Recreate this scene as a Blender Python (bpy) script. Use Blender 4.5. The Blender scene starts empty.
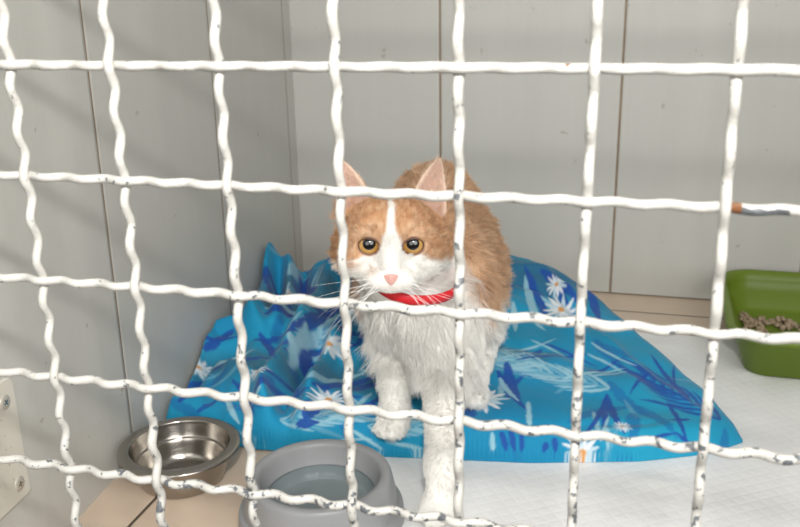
import bpy, bmesh, math, random
import numpy as np
from mathutils import Matrix, Vector

rng = np.random.default_rng(7)
random.seed(7)
SC = bpy.context.scene
COL = SC.collection

# ------------------------------------------------------------------ camera
FPX = 903.0
def _rot(a, b, c):
    ca, sa = math.cos(a), math.sin(a); cb, sb = math.cos(b), math.sin(b); cc, sc = math.cos(c), math.sin(c)
    return (np.array([[ca, -sa, 0], [sa, ca, 0], [0, 0, 1]])
            @ np.array([[1, 0, 0], [0, cb, -sb], [0, sb, cb]])
            @ np.array([[cc, 0, sc], [0, 1, 0], [-sc, 0, cc]]))
R = _rot(0.2703, -0.3111, 0.0188)
CAM = np.array([0.1203, -0.3433, 0.1346])
def ray(px, py): return R @ np.array([(px - 400) / FPX, 1, -(py - 263.5) / FPX])
def atz(px, py, z): d = ray(px, py); return CAM + d * (z - CAM[2]) / d[2]
def aty(px, py, y): d = ray(px, py); return CAM + d * (y - CAM[1]) / d[1]
def atx(px, py, x): d = ray(px, py); return CAM + d * (x - CAM[0]) / d[0]

ZF = -0.325          # cage floor
YB = 0.958           # back wall
SPL = .078
def xl(y): return -0.352 - SPL * (y - 0.3)      # left wall, slightly splayed

# ------------------------------------------------------------------ helpers
def tag(o, label=None, cat=None, group=None, kind=None):
    if label: o['label'] = label
    if cat: o['category'] = cat
    if group: o['group'] = group
    if kind: o['kind'] = kind
    return o
def empty(name, loc):
    o = bpy.data.objects.new(name, None); COL.objects.link(o); o.location = loc
    o.empty_display_size = 0.03
    return o
def link_mesh(name, verts, faces, mat, parent=None, smooth=True, loc=None, recalc=True):
    """verts are world coordinates; loc (or the parent's place) becomes the origin"""
    me = bpy.data.meshes.new(name)
    org = np.array(loc if loc is not None else (parent_loc(parent) if parent else (0, 0, 0)), float)
    v = np.asarray(verts, float) - org
    me.from_pydata([tuple(p) for p in v], [], [tuple(int(i) for i in f) for f in faces])
    me.update()
    if recalc:
        bm = bmesh.new(); bm.from_mesh(me); bmesh.ops.recalc_face_normals(bm, faces=bm.faces); bm.to_mesh(me); bm.free()
    if smooth: me.polygons.foreach_set('use_smooth', [True] * len(me.polygons))
    me.materials.append(mat)
    o = bpy.data.objects.new(name, me); COL.objects.link(o)
    if parent:
        o.parent = parent
        o.location = org - parent_loc(parent)
    else:
        o.location = org
    return o
def parent_loc(p):
    l = np.array(p.location, float)
    while p.parent: p = p.parent; l = l + np.array(p.location, float)
    return l
def set_col(o, cols, name='col'):
    a = o.data.attributes.new(name, 'FLOAT_COLOR', 'POINT')
    c = np.ones((len(cols), 4), np.float32); c[:, :3] = cols
    a.data.foreach_set('color', c.ravel())
def box(lo, hi):
    x0, y0, z0 = lo; x1, y1, z1 = hi
    v = [(x0,y0,z0),(x1,y0,z0),(x1,y1,z0),(x0,y1,z0),(x0,y0,z1),(x1,y0,z1),(x1,y1,z1),(x0,y1,z1)]
    f = [(0,3,2,1),(4,5,6,7),(0,1,5,4),(1,2,6,5),(2,3,7,6),(3,0,4,7)]
    return v, f
def lathe(profile, center, n=96):
    """closed-at-axis profile of (radius, z)"""
    V = []; F = []; idx = []
    for r, z in profile:
        if r < 1e-6: idx.append([len(V)]); V.append((center[0], center[1], center[2] + z))
        else:
            idx.append(list(range(len(V), len(V) + n)))
            for k in range(n):
                a = 2 * math.pi * k / n
                V.append((center[0] + r * math.cos(a), center[1] + r * math.sin(a), center[2] + z))
    for a, b in zip(idx[:-1], idx[1:]):
        for k in range(n):
            k2 = (k + 1) % n
            if len(a) == 1 and len(b) == 1: continue
            if len(a) == 1: F.append((a[0], b[k2], b[k]))
            elif len(b) == 1: F.append((a[k], a[k2], b[0]))
            else: F.append((a[k], a[k2], b[k2], b[k]))
    return V, F
def smooth_profile(pts, n=8):
    """Catmull-Rom through the profile points"""
    P = np.array(pts, float); P = np.vstack([2 * P[0] - P[1], P, 2 * P[-1] - P[-2]]); out = []
    for i in range(1, len(P) - 2):
        for t in np.linspace(0, 1, n, endpoint=False):
            p0, p1, p2, p3 = P[i-1:i+3]
            out.append(.5 * (2*p1 + (p2-p0)*t + (2*p0-5*p1+4*p2-p3)*t*t + (3*p1-p0-3*p2+p3)*t**3))
    out.append(P[-2]); out = np.array(out); out[:, 0] = np.maximum(out[:, 0], 0)
    return out
def tube(path, rad, sides=10, cap=True):
    path = np.asarray(path, float); n = len(path)
    rad = np.broadcast_to(np.asarray(rad, float), (n,))
    t = np.gradient(path, axis=0); t /= np.linalg.norm(t, axis=1)[:, None]
    ref = np.array([0.31, 0.17, 0.93]) if abs(t[0] @ np.array([0.31, 0.17, 0.93])) < .8 else np.array([0.93, 0.21, 0.1])
    u = np.cross(t, ref); u /= np.linalg.norm(u, axis=1)[:, None]; w = np.cross(t, u)
    a = np.arange(sides) * 2 * math.pi / sides
    V = (path[:, None] + rad[:, None, None] * (np.cos(a)[None, :, None] * u[:, None] + np.sin(a)[None, :, None] * w[:, None])).reshape(-1, 3)
    F = [(i*sides+k, i*sides+(k+1) % sides, (i+1)*sides+(k+1) % sides, (i+1)*sides+k) for i in range(n-1) for k in range(sides)]
    if cap: F += [tuple(range(sides-1, -1, -1)), tuple((n-1)*sides + k for k in range(sides))]
    return V, F
class VNoise:
    """smooth lattice value noise, 3-D"""
    def __init__(s, seed, n=32): s.g = np.random.default_rng(seed).uniform(-1, 1, (n, n, n)).astype(np.float32); s.n = n
    def __call__(s, P):
        P = np.asarray(P, np.float64); i = np.floor(P).astype(int); f = P - i; f = f*f*(3-2*f); r = 0
        for dx in (0, 1):
            for dy in (0, 1):
                for dz in (0, 1):
                    w = (f[..., 0] if dx else 1-f[..., 0])*(f[..., 1] if dy else 1-f[..., 1])*(f[..., 2] if dz else 1-f[..., 2])
                    r = r + w * s.g[(i[..., 0]+dx) % s.n, (i[..., 1]+dy) % s.n, (i[..., 2]+dz) % s.n]
        return r
NZ = [VNoise(k) for k in range(4)]
def sstep(a, b, x):
    t = np.clip((x - a) / (b - a), 0, 1); return t*t*(3-2*t)

# ------------------------------------------------------------------ materials
class NT:
    def __init__(s, name):
        s.m = bpy.data.materials.new(name); s.m.use_nodes = True; s.t = s.m.node_tree
        s.b = s.t.nodes['Principled BSDF']
    def n(s, typ, **kw):
        x = s.t.nodes.new(typ)
        for k, v in kw.items():
            if k.startswith('i_'):
                x.inputs[int(k[2:]) if k[2:].isdigit() else k[2:].replace('_', ' ')].default_value = v
            else: setattr(x, k, v)
        return x
    def l(s, a, b): s.t.links.new(a, b)
    def math(s, op, a, b=None, c=None):
        x = s.n('ShaderNodeMath', operation=op)
        for i, v in enumerate((a, b, c)):
            if v is None: continue
            if isinstance(v, (int, float)): x.inputs[i].default_value = v
            else: s.l(v, x.inputs[i])
        return x.outputs[0]
    def mix(s, fac, a, b):
        x = s.n('ShaderNodeMix', data_type='RGBA')
        for sock, v in ((x.inputs[0], fac), (x.inputs[6], a), (x.inputs[7], b)):
            if isinstance(v, (int, float)): sock.default_value = v
            elif isinstance(v, (tuple, list)): sock.default_value = tuple(v) + ((1,) if len(v) == 3 else ())
            else: s.l(v, sock)
        return x.outputs[2]
    def noise(s, scale, detail=2, vec=None, rough=.5):
        x = s.n('ShaderNodeTexNoise'); x.inputs['Scale'].default_value = scale
        x.inputs['Detail'].default_value = detail; x.inputs['Roughness'].default_value = rough
        if vec is not None: s.l(vec, x.inputs['Vector'])
        return x.outputs['Fac']
    def scaled(s, vec, sc):
        x = s.n('ShaderNodeMapping'); x.inputs['Scale'].default_value = sc; s.l(vec, x.inputs['Vector']); return x.outputs[0]
    def ramp(s, fac, stops):
        x = s.n('ShaderNodeValToRGB'); e = x.color_ramp.elements
        while len(e) < len(stops): e.new(0.5)
        for k, (p, c) in enumerate(stops): e[k].position = p; e[k].color = tuple(c) + (1,)
        s.l(fac, x.inputs[0]); return x.outputs[0]
    def bump(s, h, strength, dist):
        x = s.n('ShaderNodeBump'); x.inputs['Strength'].default_value = strength; x.inputs['Distance'].default_value = dist
        s.l(h, x.inputs['Height']); s.l(x.outputs[0], s.b.inputs['Normal'])
    def set(s, **kw):
        for k, v in kw.items():
            sock = s.b.inputs[k.replace('_', ' ')]
            if isinstance(v, (int, float)): sock.default_value = v
            elif isinstance(v, (tuple, list)): sock.default_value = tuple(v) + ((1,) if len(v) == 3 else ())
            else: s.l(v, sock)
        return s
    def pos(s): return s.n('ShaderNodeNewGeometry').outputs['Position']
    def xyz(s, v):
        x = s.n('ShaderNodeSeparateXYZ'); s.l(v, x.inputs[0]); return x.outputs
    def attr(s, name): return s.n('ShaderNodeAttribute', attribute_name=name).outputs

def wall_mat(name, axis, first, pitch, jw=.0013):
    t = NT(name); p = t.pos(); c = t.xyz(p)
    co = c[axis]
    ph = t.math('FRACT', t.math('ADD', t.math('DIVIDE', t.math('SUBTRACT', co, first), pitch), 100.5))
    d = t.math('MULTIPLY', t.math('ABSOLUTE', t.math('SUBTRACT', ph, .5)), pitch)      # metres from the board joint
    joint = t.math('LESS_THAN', d, jw)
    lip = t.math('SMOOTH_MIN', t.math('DIVIDE', d, .004), 1.0, .2)
    g = t.noise(1, 4, t.scaled(p, (260, 260, 5)))
    g2 = t.noise(9, 3, t.scaled(p, (4, 4, .6)))
    dirt = t.noise(60, 3, p)
    base = t.mix(g2, (.505, .500, .462), (.550, .546, .508))
    base = t.mix(t.math('MULTIPLY', g, .22), base, (.41, .40, .375))
    base = t.mix(t.math('MULTIPLY', t.math('GREATER_THAN', dirt, .735), .5), base, (.30, .25, .19))
    jcol = t.mix(dirt, (.17, .125, .085), (.33, .26, .19))
    t.set(Base_Color=t.mix(joint, base, jcol), Roughness=.42, Specular_IOR_Level=.35)
    h = t.math('ADD', lip, t.math('MULTIPLY', g, .05))
    t.bump(h, .5, .002)
    return t.m

M = {}
M['wall_left'] = wall_mat('left wall boards', 1, .3645, .279)
M['wall_back'] = wall_mat('back wall boards', 0, -.1745, .2575, .0017)

t = NT('beige floor tiles'); p = t.pos(); c = t.xyz(p)
def grout(co, first, pitch):
    ph = t.math('FRACT', t.math('ADD', t.math('DIVIDE', t.math('SUBTRACT', co, first), pitch), 100.5))
    return t.math('MULTIPLY', t.math('ABSOLUTE', t.math('SUBTRACT', ph, .5)), pitch)
gd = t.math('MINIMUM', grout(c[0], -.2975, .33), grout(c[1], .888, .33))
g = t.math('LESS_THAN', gd, .0016)
nz = t.noise(14, 4, p); nz2 = t.noise(90, 3, p)
base = t.mix(nz, (.60, .47, .355), (.70, .575, .455))
base = t.mix(t.math('MULTIPLY', nz2, .25), base, (.52, .40, .30))
t.set(Base_Color=t.mix(g, base, (.10, .075, .055)), Roughness=.33, Specular_IOR_Level=.4)
t.bump(t.math('SMOOTH_MIN', t.math('DIVIDE', gd, .003), 1.0, .3), .4, .0015)
M['tile'] = t.m

t = NT('chipped white paint on wire'); at = t.attr('wear'); p = t.pos()
wear = at['Fac']
n1 = t.noise(230, 4, p, .62); n2 = t.noise(420, 2, p)
v = t.math('ADD', t.math('MULTIPLY', n1, .8), t.math('MULTIPLY', n2, .2))
chip = t.math('GREATER_THAN', t.math('ADD', v, t.math('MULTIPLY', wear, .30)), .778)
rust = t.math('GREATER_THAN', t.math('ADD', t.noise(60, 3, t.scaled(p, (1, 1.3, .9))), t.math('MULTIPLY', t.attr('rust')['Fac'], .6)), .755)
paint = t.mix(t.noise(35, 3, p), (.45, .434, .397), (.53, .517, .48))
metal = t.mix(n2, (.05, .055, .06), (.16, .17, .18))
rustc = t.mix(t.noise(700, 2, p), (.07, .02, .008), (.30, .12, .035))
cc = t.mix(chip, paint, metal)
cc = t.mix(t.math('MULTIPLY', rust, .9), cc, rustc)
t.set(Base_Color=cc, Roughness=.38, Specular_IOR_Level=.4)
t.bump(t.math('SUBTRACT', t.math('ADD', t.math('MULTIPLY', t.noise(170, 2, p), .9), t.math('MULTIPLY', n2, .15)), t.math('MULTIPLY', chip, .35)), .7, .0012)
M['wire'] = t.m

t = NT('quilted white pad'); p = t.pos(); c = t.xyz(p)
u = t.math('ADD', t.math('MULTIPLY', c[0], .83), t.math('MULTIPLY', c[1], .56))
w = t.math('SUBTRACT', t.math('MULTIPLY', c[1], .83), t.math('MULTIPLY', c[0], .56))
s1 = t.math('ABSOLUTE', t.math('SINE', t.math('MULTIPLY', u, math.pi / .0115)))
s2 = t.math('ABSOLUTE', t.math('SINE', t.math('MULTIPLY', w, math.pi / .0115)))
h = t.math('MINIMUM', t.math('POWER', s1, .6), t.math('POWER', s2, .6))
nz = t.noise(18, 3, p)
t.set(Base_Color=t.mix(nz, (.78, .785, .775), (.86, .862, .855)), Roughness=.9, Specular_IOR_Level=.15)
t.bump(t.math('ADD', t.math('MULTIPLY', h, .8), t.math('MULTIPLY', t.noise(300, 2, p), .3)), .24, .0014)
M['pad'] = t.m

t = NT('printed blue cotton'); at = t.attr('col'); p = t.pos()
wv = t.noise(1, 1, t.scaled(p, (900, 900, 900)))
t.set(Base_Color=t.mix(t.math('MULTIPLY', wv, .25), at['Color'], (.02, .16, .33)), Roughness=.75, Specular_IOR_Level=.25, Sheen_Weight=.1)
t.bump(t.math('ADD', wv, t.math('MULTIPLY', t.noise(60, 3, p), 1.2)), .25, .0015)
M['fabric'] = t.m

t = NT('brushed stainless steel'); p = t.pos()
t.set(Base_Color=(.40, .375, .34), Metallic=1.0, Roughness=t.math('ADD', t.math('MULTIPLY', t.noise(40, 3, p), .12), .15))
t.bump(t.noise(1, 2, t.scaled(p, (60, 60, 900))), .06, .0006)
M['steel'] = t.m

t = NT('grey plastic'); p = t.pos()
t.set(Base_Color=t.mix(t.noise(25, 3, p), (.250, .256, .262), (.285, .290, .296)), Roughness=.36, Specular_IOR_Level=.45)
t.bump(t.noise(500, 2, p), .08, .0005)
M['grey'] = t.m

t = NT('clear water')
gl = t.n('ShaderNodeBsdfGlossy'); gl.inputs['Roughness'].default_value = .02
tr = t.n('ShaderNodeBsdfTransparent'); tr.inputs['Color'].default_value = (.93, .965, .97, 1)
lw = t.n('ShaderNodeLayerWeight'); lw.inputs['Blend'].default_value = .5
frs = t.math('ADD', t.math('MULTIPLY', t.math('POWER', lw.outputs['Facing'], 5.0), .9), .025)
mx = t.n('ShaderNodeMixShader'); t.l(frs, mx.inputs[0]); t.l(tr.outputs[0], mx.inputs[1]); t.l(gl.outputs[0], mx.inputs[2])
t.l(mx.outputs[0], t.t.nodes['Material Output'].inputs['Surface']); t.t.nodes.remove(t.b); M['water'] = t.m

t = NT('green plastic'); p = t.pos()
t.set(Base_Color=t.mix(t.noise(12, 2, p), (.120, .180, .014), (.145, .215, .018)), Roughness=.4, Specular_IOR_Level=.4)
M['green'] = t.m

t = NT('brown litter granules'); p = t.pos()
t.set(Base_Color=t.mix(t.noise(130, 3, p), (.22, .15, .09), (.47, .37, .26)), Roughness=.95)
M['litter'] = t.m

t = NT('painted metal plate'); p = t.pos()
n1 = t.noise(160, 4, p)
t.set(Base_Color=t.mix(t.math('GREATER_THAN', n1, .69), t.mix(t.noise(30, 2, p), (.60, .575, .50), (.66, .635, .56)), (.35, .29, .21)), Roughness=.45)
t.bump(t.noise(120, 3, p), .25, .001)
M['plate'] = t.m
t = NT('painted screw metal'); p = t.pos()
t.set(Base_Color=t.mix(t.noise(300, 3, p), (.46, .43, .37), (.62, .59, .52)), Roughness=.35, Metallic=.35)
M['screw'] = t.m

t = NT('cat skin'); t.set(Base_Color=t.attr('col')['Color'], Roughness=.75, Specular_IOR_Level=.2); M['skin'] = t.m
t = NT('cat fur'); t.set(Base_Color=t.attr('col')['Color'], Roughness=.55, Specular_IOR_Level=.25); M['fur'] = t.m
t = NT('whisker'); t.set(Base_Color=(.95, .94, .92), Roughness=.35); M['whisker'] = t.m
t = NT('pink nose leather'); p = t.pos()
t.set(Base_Color=t.mix(t.noise(300, 3, p), (.74, .38, .33), (.82, .47, .42)), Roughness=.4); t.bump(t.noise(900, 2, p), .3, .0004); M['nose'] = t.m
t = NT('eyelid rim'); t.set(Base_Color=(.13, .065, .045), Roughness=.35); M['lid'] = t.m
t = NT('red nylon collar'); p = t.pos()
t.set(Base_Color=t.mix(t.noise(1, 1, t.scaled(p, (700, 700, 1500))), (.62, .008, .018), (.72, .02, .03)), Roughness=.5); M['collar'] = t.m
t = NT('amber eye'); tc = t.n('ShaderNodeTexCoord').outputs['Object']; c = t.xyz(tc)
rr = t.math('DIVIDE', t.math('SQRT', t.math('ADD', t.math('POWER', c[0], 2), t.math('POWER', c[2], 2))), .0115)
irn = t.noise(1, 3, t.scaled(tc, (500, 500, 500)))
iris = t.mix(irn, (.46, .235, .05), (.68, .41, .13))
eyec = t.mix(t.math('GREATER_THAN', rr, .485), (.004, .004, .004), iris)
eyec = t.mix(t.math('MULTIPLY', t.math('SUBTRACT', rr, .735), 12.0), eyec, (.035, .02, .012))
t.set(Base_Color=eyec, Roughness=.08, Specular_IOR_Level=.5, Coat_Weight=1.0, Coat_Roughness=.02); M['eye'] = t.m
for mix in [n for n in t.t.nodes if n.bl_idname == 'ShaderNodeMix']: mix.clamp_factor = True

# ------------------------------------------------------------------ the setting
X1, Y0, ZT = 0.90, -0.03, 0.52
o = link_mesh('floor', *box((xl(Y0) - .06, Y0 - .02, ZF - .03), (X1 + .03, YB + .03, ZF)), M['tile'], smooth=False); tag(o, kind='structure')
a, b = xl(Y0 - .02), xl(YB)
v = [(a, Y0-.02, ZF), (b, YB, ZF), (b, YB, ZT), (a, Y0-.02, ZT), (a-.03, Y0-.02, ZF), (b-.03, YB, ZF), (b-.03, YB, ZT), (a-.03, Y0-.02, ZT)]
o = link_mesh('wall_left', v, [(0,3,2,1),(4,5,6,7),(0,1,5,4),(1,2,6,5),(2,3,7,6),(3,0,4,7)], M['wall_left'], smooth=False); tag(o, kind='structure')
o = link_mesh('wall_back', *box((b - .03, YB, ZF + .0022), (X1 + .03, YB + .03, ZT)), M['wall_back'], smooth=False); tag(o, kind='structure')
o = link_mesh('wall_right', *box((X1, Y0 - .02, ZF), (X1 + .03, YB, ZT)), M['wall_left'], smooth=False); tag(o, kind='structure')

# ------------------------------------------------------------------ white wire mesh in front
cage = tag(empty('cage_mesh_panel', (0, 0, ZF)), 'white painted crimped wire mesh front of the cage with chipped paint', 'cage mesh')
P5 = .05; AMP = .0017; RAD = .00208
def wire(path, seed, vertical):
    path = np.array(path); n = len(path)
    k = NZ[0](np.c_[path * 18 + seed * 7.3])
    path = path + .0006 * np.c_[NZ[1](path * 9 + seed), np.zeros(n), NZ[2](path * 9 + seed * 3)]
    rad = RAD * (1 + .05 * k + .07 * NZ[3](path * 90 + seed))
    V, F = tube(path, rad, 12)
    o = link_mesh('vertical_wire' if vertical else 'horizontal_wire', V, F, M['wire'], cage)
    w = .50 + .17 * sstep(.06, -.19, V[:, 2]) + .16 * sstep(-.3, .1, NZ[2](V * 14 + 5)) * sstep(.1, -.1, V[:, 2])
    w = w + .13 * sstep(.02, -.06, V[:, 2]) * sstep(-.02, .10, V[:, 0])
    bare = np.exp(-(((V[:, 0] - .1625) / .0115) ** 2 + ((V[:, 2] - .0505) / .006) ** 2) ** 2) * (V[:, 2] < .0509)
    w = np.where(vertical, w, w + 1.0 * bare)
    r = .9 * np.exp(-(((V[:, 0] - .1536) / .0020) ** 2 + ((V[:, 2] - .05) / .005) ** 2)) * (not vertical)
    for nm, d in (('wear', w), ('rust', r)):
        at = o.data.attributes.new(nm, 'FLOAT', 'POINT'); at.data.foreach_set('value', d.astype(np.float32))
cols = range(-3, 21); rows = range(-5, 9)
for c in cols:
    x = (c - 3) * P5
    z = np.arange(ZF + .001, .372, .0016)
    ph = (.1 - z) / P5                      # 0 at the top row in view
    s = -1 if c % 2 else 1                  # odd columns pass in front of even rows
    y = s * AMP * np.cos(math.pi * 5 * ph)
    wire(np.c_[np.full_like(z, x), y, z], c + 40, True)
for r in rows:
    z0 = .1 - r * P5
    x = np.arange(-.320, .893, .0016)
    ph = x / P5 + 3
    s = -1 if r % 2 == 0 else 1
    y = s * AMP * np.cos(math.pi * 5 * ph)
    wire(np.c_[x, y, np.full_like(x, z0)], r + 90, False)

# ------------------------------------------------------------------ painted plate on the left wall
py0, py1, pz0, pz1 = .11, .1920, -.258, -.155
nrm = np.array([1, SPL, 0]); nrm /= np.linalg.norm(nrm)
def onwall(y, z, d): return np.array([xl(y), y, z]) + nrm * d
plate = empty('wall_bracket', onwall(.15, pz0, 0))
tag(plate, 'cream painted metal plate screwed to the left wall', 'bracket')
outline = [(py0, pz0), (py1 - .002, pz0), (py1, pz0 + .002)]
for k in range(7):
    a_ = k / 6 * math.pi / 2
    outline.append((py1 - .007 + .007 * math.cos(a_), pz1 - .007 + .007 * math.sin(a_)))
outline += [(py0, pz1)]
nO = len(outline)
V = [onwall(y, z, 0) for y, z in outline] + [onwall(y, z, .0022) for y, z in outline] + \
    [onwall(py0 + (y - py0) * .992, pz0 + .05 + (z - pz0 - .05) * .985, .003) for y, z in outline]
F = [(i, (i+1) % nO, nO + (i+1) % nO, nO + i) for i in range(nO)] + [(nO+i, nO+(i+1) % nO, 2*nO+(i+1) % nO, 2*nO+i) for i in range(nO)] + [tuple(range(2*nO, 3*nO))]
link_mesh('plate', V, F, M['plate'], plate, smooth=False)
for sy, sz in ((.1785, -.172), (.1795, -.2435)):
    c0 = onwall(sy, sz, .003)
    prof = [(0, .0011), (.0012, .0012), (.0042, .0012), (.0055, .0009), (.0062, -.0004)]
    V, F = lathe([(r, z) for r, z in prof], (0, 0, 0), 32)
    V = np.array(V)
    ey = np.array([0, 1, 0]) - nrm * nrm[1]; ey /= np.linalg.norm(ey); ez = np.cross(nrm, ey)
    sc = link_mesh('screw', c0 + V[:, :1] * ey + V[:, 1:2] * ez + V[:, 2:] * nrm, F, M['screw'], plate)
    VV = []; FF = []
    ang = .5 if sz > -.2 else .2
    for q in range(2):
        a_ = ang + q * math.pi / 2
        d1 = math.cos(a_) * ey + math.sin(a_) * ez; d2 = -math.sin(a_) * ey + math.cos(a_) * ez
        bv, bf = box((-.0026, -.0006, .0004), (.0026, .0006, .0014 + q * .00005))
        VV += [c0 + x_ * d1 + y_ * d2 + z_ * nrm for x_, y_, z_ in bv]; FF += [tuple(i + 8 * q for i in f) for f in bf]
    link_mesh('screw_recess', VV, FF, M['steel'], sc, smooth=False)

# ------------------------------------------------------------------ white absorbent pad
nx, ny = 210, 230
px0, px1, pyA, pyB = -.135, .585, .012, .815
gx, gy = np.meshgrid(np.linspace(px0, px1, nx), np.linspace(pyA, pyB, ny), indexing='ij')
gx = gx + .004 * NZ[1](np.stack([gy * 9, gx * 0 + 3, gy * 0], -1)) * sstep(px0 + .08, px0, gx)
gy = gy + .006 * NZ[1](np.stack([gx * 7, gx * 0 + 9, gy * 0], -1)) * sstep(pyB - .08, pyB, gy)
wr = NZ[0](np.stack([gx * 9 + gy * 4, gy * 14, gx * 0 + .5], -1)) + .5 * NZ[1](np.stack([gx * 20, gy * 30, gx * 0], -1))
far = np.minimum(1, np.maximum(0, (gx + .03) / .1))
ed = np.minimum(np.minimum(gx - px0, px1 - gx), np.minimum(gy - pyA, pyB - gy))
gz = ZF + .0016 + .0045 * np.maximum(0, wr) ** 2 * far * sstep(.02, .09, gx - px0)
gz = np.where(ed < .003, ZF + .0004, gz)
V = np.stack([gx, gy, gz], -1).reshape(-1, 3)
F = [(i*ny+j, (i+1)*ny+j, (i+1)*ny+j+1, i*ny+j+1) for i in range(nx-1) for j in range(ny-1)]
Vb = [(px0, pyA, ZF), (px1, pyA, ZF), (px1, pyB, ZF), (px0, pyB, ZF)]
o = link_mesh('absorbent_pad', V, F, M['pad'], loc=(.22, .4, ZF), recalc=False)
tag(o, 'white quilted absorbent pad spread over the cage floor', 'pad')
PADTOP = ZF + .0018

# ------------------------------------------------------------------ blue flowered blanket
H, W_ = 300, 420
def poly(pts, n):
    pts = np.array(pts, float); s = np.r_[0, np.cumsum(np.linalg.norm(np.diff(pts, axis=0), axis=1))]
    return smooth_profile2(pts, s, n)
def smooth_profile2(pts, s, n):
    t_ = np.linspace(0, s[-1], n); out = np.stack([np.interp(t_, s, pts[:, k]) for k in range(2)], 1)
    for _ in range(25): out[1:-1] = .25 * out[:-2] + .5 * out[1:-1] + .25 * out[2:]
    return out
front = poly([(xl(.428) + .004, .428), (-.30, .416), (-.25, .402), (-.15, .413), (-.076, .424), (.03, .440), (.135, .468), (.20, .498), (.234, .530)], W_)
back = poly([(xl(.835) + .004, .835), (-.30, .858), (-.15, .868), (-.06, .862), (.0, .838)], W_)
left = poly([front[0], (xl(.6) + .004, .60), back[0]], H)
right = poly([front[-1], (.207, .60), (.150, .688), (.095, .760), (.055, .800), back[-1]], H)
u = np.linspace(0, 1, W_)[:, None, None]; w = (.35 * np.linspace(0, 1, H) + .65 * np.linspace(0, 1, H) ** 2.2)[None, :, None]
wi = w[0, :, 0] * (H - 1); k0 = np.clip(wi.astype(int), 0, H - 2); kf = (wi - k0)[:, None]
left = left[k0] * (1 - kf) + left[k0 + 1] * kf; right = right[k0] * (1 - kf) + right[k0 + 1] * kf
G = ((1-w) * front[:, None] + w * back[:, None] + (1-u) * left[None] + u * right[None]
     - ((1-u)*(1-w)*front[0] + u*(1-w)*front[-1] + (1-u)*w*back[0] + u*w*back[-1]))
ctrl = np.array([(-.355,.45,.028),(-.362,.515,.043),(-.372,.58,.038),(-.378,.65,.034),(-.385,.72,.044),(-.392,.79,.080),(-.355,.82,.056),(-.31,.82,.066),(-.26,.82,.064),(-.2,.82,.07),(-.15,.82,.08),(-.05,.80,.094),
 (-.01,.79,.090),(.04,.75,.074),(.08,.71,.058),(.12,.66,.044),(.17,.58,.032),(.20,.54,.026),(0,.5,.038),(0,.6,.054),(-.1,.5,.040),(-.1,.6,.056),(-.2,.5,.042),(-.2,.6,.056),(-.2,.7,.06),(.1,.5,.030),(.1,.58,.042),
 (-.1,.43,.028),(-.25,.42,.026),(.03,.45,.028),(-.30,.60,.054),(-.30,.70,.050),(-.30,.5,.044),(-.06,.7,.074),(.03,.66,.058)])
d2 = ((G[:, :, None, :] - ctrl[None, None, :, :2]) ** 2).sum(-1)
wt = 1 / (d2 + .0009) ** 2
hb = (wt * ctrl[:, 2]).sum(-1) / wt.sum(-1)
def fold(pxs, hgt, amp, wid):
    pts = np.array([atz(x_, y_, ZF + hh)[:2] for (x_, y_), hh in zip(pxs, hgt)])
    best = np.full(G.shape[:2], 9.); par = np.zeros(G.shape[:2])
    L = len(pts) - 1
    for i in range(L):
        a_, b_ = pts[i], pts[i+1]; ab = b_ - a_
        t_ = np.clip(((G - a_) @ ab) / (ab @ ab), 0, 1); dd = np.linalg.norm(G - a_ - t_[..., None] * ab, axis=-1)
        par = np.where(dd < best, (i + t_) / L, par); best = np.minimum(best, dd)
    return amp * np.exp(-(best / wid) ** 2) * np.minimum(1, 5 * np.minimum(par + .12, 1.12 - par))
fo = fold([(172, 378), (190, 352), (212, 334), (240, 330), (262, 342)], (.03, .047, .05, .05, .045), .0085, .009)
fo += fold([(185, 388), (208, 358), (240, 350)], (.03, .042, .045), -.0125, .012)
fo += fold([(266, 256), (268, 285), (255, 325)], (.075, .065, .06), .012, .012)
fo += fold([(290, 275), (285, 310), (275, 330)], (.055, .055, .055), .011, .010)
fo += fold([(278, 275), (276, 315)], (.06, .055), -.014, .010)
fo += fold([(305, 268), (300, 300)], (.055, .055), -.010, .010)
fo += fold([(333, 265), (318, 300), (292, 350), (262, 412)], (.07, .065, .05, .035), .012, .012)
fo += fold([(345, 325), (318, 372), (300, 425)], (.06, .045, .03), .008, .009)
fo += fold([(322, 330), (300, 368), (278, 410)], (.06, .045, .03), -.007, .008)
fo += fold([(225, 365), (255, 390), (270, 430)], (.05, .04, .03), .007, .010)
fo += fold([(512, 270), (545, 276), (575, 298)], (.09, .082, .07), .008, .008)
fo += fold([(515, 280), (560, 295), (590, 320)], (.085, .075, .06), -.008, .008)
fo += fold([(505, 305), (545, 315), (600, 345), (650, 400)], (.07, .065, .05, .035), .005, .014)
fo += fold([(500, 345), (560, 350), (630, 372)], (.055, .055, .045), -.005, .012)
fo += fold([(600, 335), (650, 372), (705, 425)], (.055, .045, .02), .006, .008)
fo += fold([(500, 425), (580, 428), (660, 424)], (.03, .03, .03), -.003, .006)
P3 = np.stack([G[..., 0] * 16 + G[..., 1] * 9, G[..., 1] * 11 - G[..., 0] * 6, G[..., 0] * 0], -1)
wrk = .0055 * NZ[0](P3) + .003 * NZ[1](P3 * 2.3) + .0012 * NZ[2](P3 * 6)
wrk *= .5 + 1.0 * sstep(.0, -.22, G[..., 0])
iu = np.linspace(0, 1, W_)[:, None]; iw = w[0, :, 0][None]
def nearest(curve):
    best = np.full(G.shape[:2], 9.)
    for q in range(0, len(curve), 3): best = np.minimum(best, ((G - curve[q]) ** 2).sum(-1))
    return np.sqrt(best)
dist_f, dist_r, dist_b, dist_l = nearest(front), nearest(right), nearest(back), nearest(left)
def edge(d, wid): x_ = np.clip(d / wid, 0, 1); return np.sqrt(np.maximum(0, 1 - (1 - x_) ** 2))
prof = edge(dist_f, .020) * edge(dist_r, .030) * edge(dist_b, .03) * edge(dist_l, .006)
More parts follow.
